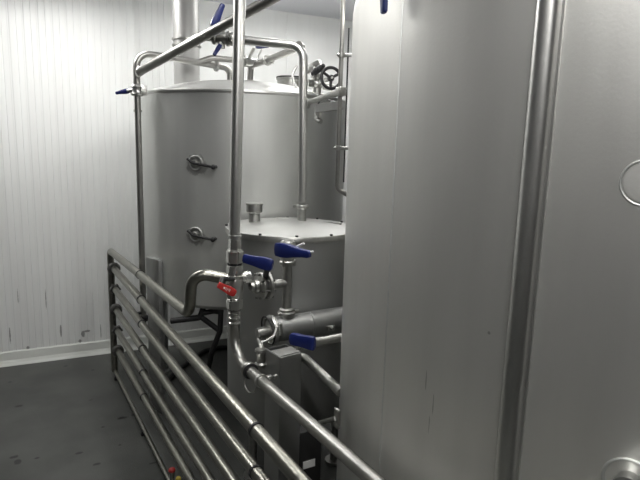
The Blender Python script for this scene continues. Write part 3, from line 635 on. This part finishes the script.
# ------------------------------------------------------------------ tank leg bracket in front, hoses and drain parts under the far tank
q = V((0.7252, 3.051, 0.8816)); an = math.atan2(q.y-AY, q.x-AX); p = on_cyl(AX, AY, AR+.012, an, 0)
bm = new(); add_box(bm, (p.x,p.y,.452), (.024,.128,.904), rz=an, bev=.002); obj('leg_channel', bm, 'post', tA)
def hose(label, pts, r, rad=.03, cat='hose', nm='drain_hose', extra=()):
    t = thing(nm, label, cat, tuple(pts[0])); obj('tube', one(add_tube, pts, r, rad, 14), 'black', t)
    for e in extra: obj('branch', one(add_tube, e, r*.9, .02, 12), 'black', t)
    return t
hose('black pipework hanging under the far tank with a slanting leg', [(0.7722, 2.9364, 0.566), (0.9126, 2.8592, 0.5896), (0.9299, 2.8584, 0.6365), (0.9272, 2.8666, 0.6691)], .0165, .02, 'pipework', 'black_drain_pipe',
     [[(0.9176, 2.8568, 0.5925), (0.9581, 2.7915, 0.5603), (0.9843, 2.7368, 0.5392)], [(0.9286, 2.8549, 0.6146), (0.982, 2.8262, 0.6272), (0.9953, 2.7507, 0.6411)], [(0.996, 2.7524, 0.6518), (0.9843, 2.7368, 0.5392), (0.9459, 2.7585, 0.418), (1.1356, 3.3961, 0.012)]])
fl = thing('floor_channel', 'black flat bent channel lying on the floor below the far tank', 'drain', tuple((0.8404, 3.3716, 0.01)))
bm = new(); add_tube(bm, [(0.7941, 3.3138, 0.016),(1.0064, 3.5627, 0.016),(1.2355, 3.7829, 0.016),(1.3831, 3.8026, 0.016),(1.484, 3.7305, 0.016)], .016, .1, 12); obj('tube', bm, 'black', fl)
# red and yellow tap handles at the near foot of the bank
rc = V((0.56, 2.1601, 0.1588)); 
tb = thing('drain_tap', 'tiny red and yellow tap on the floor at the bottom edge, beside the lowest pipe', 'tap', (rc.x,rc.y,0))
bm = new(); add_cyl(bm, (rc.x,rc.y,0), (rc.x,rc.y,rc.z), .010, n=16); obj('tap_body', bm, 'cast', tb)
bm = new(); add_ball(bm, (rc.x,rc.y,rc.z+.004), .014, (1.1,1,.9)); obj('red_knob', bm, 'red', tb, label='red knob')
bm = new(); add_ball(bm, (rc.x+.012,rc.y-.055,rc.z-.008), .012, (1,1,.9)); add_cyl(bm, (rc.x+.012,rc.y-.055,0), (rc.x+.012,rc.y-.055,rc.z), .008, n=12); add_cyl(bm, (rc.x,rc.y,.015), (rc.x+.012,rc.y-.055,.015), .007, n=10); obj('yellow_knob', bm, 'yellow', tb, label='yellow knob')

# ------------------------------------------------------------------ ceiling lights and one added fill light
def lamp(x, y, rz, label, e, L=1.3):
    t = thing('ceiling_light', label, 'lamp', (x,y,CH-.07), 'ceiling strip lights')
    bm = new(); add_box(bm, (x,y,CH-.026), (L+.06,.16,.048), rz=rz, bev=.006); obj('housing', bm, 'lampbody', t)
    bm = new(); r = Matrix.Rotation(rz, 4, 'Z') @ V((L/2,0,0))
    for s_ in (-.04,.04):
        o2 = Matrix.Rotation(rz, 4, 'Z') @ V((0,s_,0)); add_cyl(bm, V((x,y,CH-.066))+o2-r, V((x,y,CH-.066))+o2+r, .013, n=16)
    obj('tube_lamps', bm, 'lamp', t)
    ld = bpy.data.lights.new('strip_light', 'AREA'); ld.shape = 'RECTANGLE'; ld.size = L; ld.size_y = .12; ld.energy = e; ld.color = (1,.985,.96)
    lo_ = bpy.data.objects.new('strip_light', ld); C.objects.link(lo_); lo_.location = (x,y,CH-.09); lo_.rotation_euler = (0,0,rz)
lamp(.15, 3.30, 0, 'strip light above the far left end of the pipe bank', 12, 1.1)
lamp(2.0, 3.05, 0, 'strip light above the far tank', 8)
lamp(.92, 1.55, PI/2, 'strip light above the square post and near pipes', 11, 1.0)
lamp(.0, -.15, PI/2, 'added unseen fill light above the camera position', 19)  # unseen fill, added to brighten the upper front of the big tank
w = bpy.data.worlds.new('World'); bpy.context.scene.world = w; w.use_nodes = True
w.node_tree.nodes['Background'].inputs[0].default_value = (.6,.62,.65,1); w.node_tree.nodes['Background'].inputs[1].default_value = .05

# ------------------------------------------------------------------ camera
cam = bpy.data.cameras.new('Camera'); co = bpy.data.objects.new('Camera', cam); C.objects.link(co)
cam.sensor_fit = 'HORIZONTAL'; cam.sensor_width = 36; cam.lens = 550/640*36; cam.clip_start = .02
co.matrix_world = Matrix(((0.865700,0.061526,-0.496768,0),(-0.499803,0.160927,-0.851058,0),(0.027581,0.985047,0.170066,1.55),(0,0,0,1)))
bpy.context.scene.camera = co
sc = bpy.context.scene; sc.view_settings.view_transform = 'Standard'; sc.view_settings.look = 'None'; sc.view_settings.gamma = 1; sc.view_settings.use_curve_mapping = False
sc.view_settings.exposure = .3
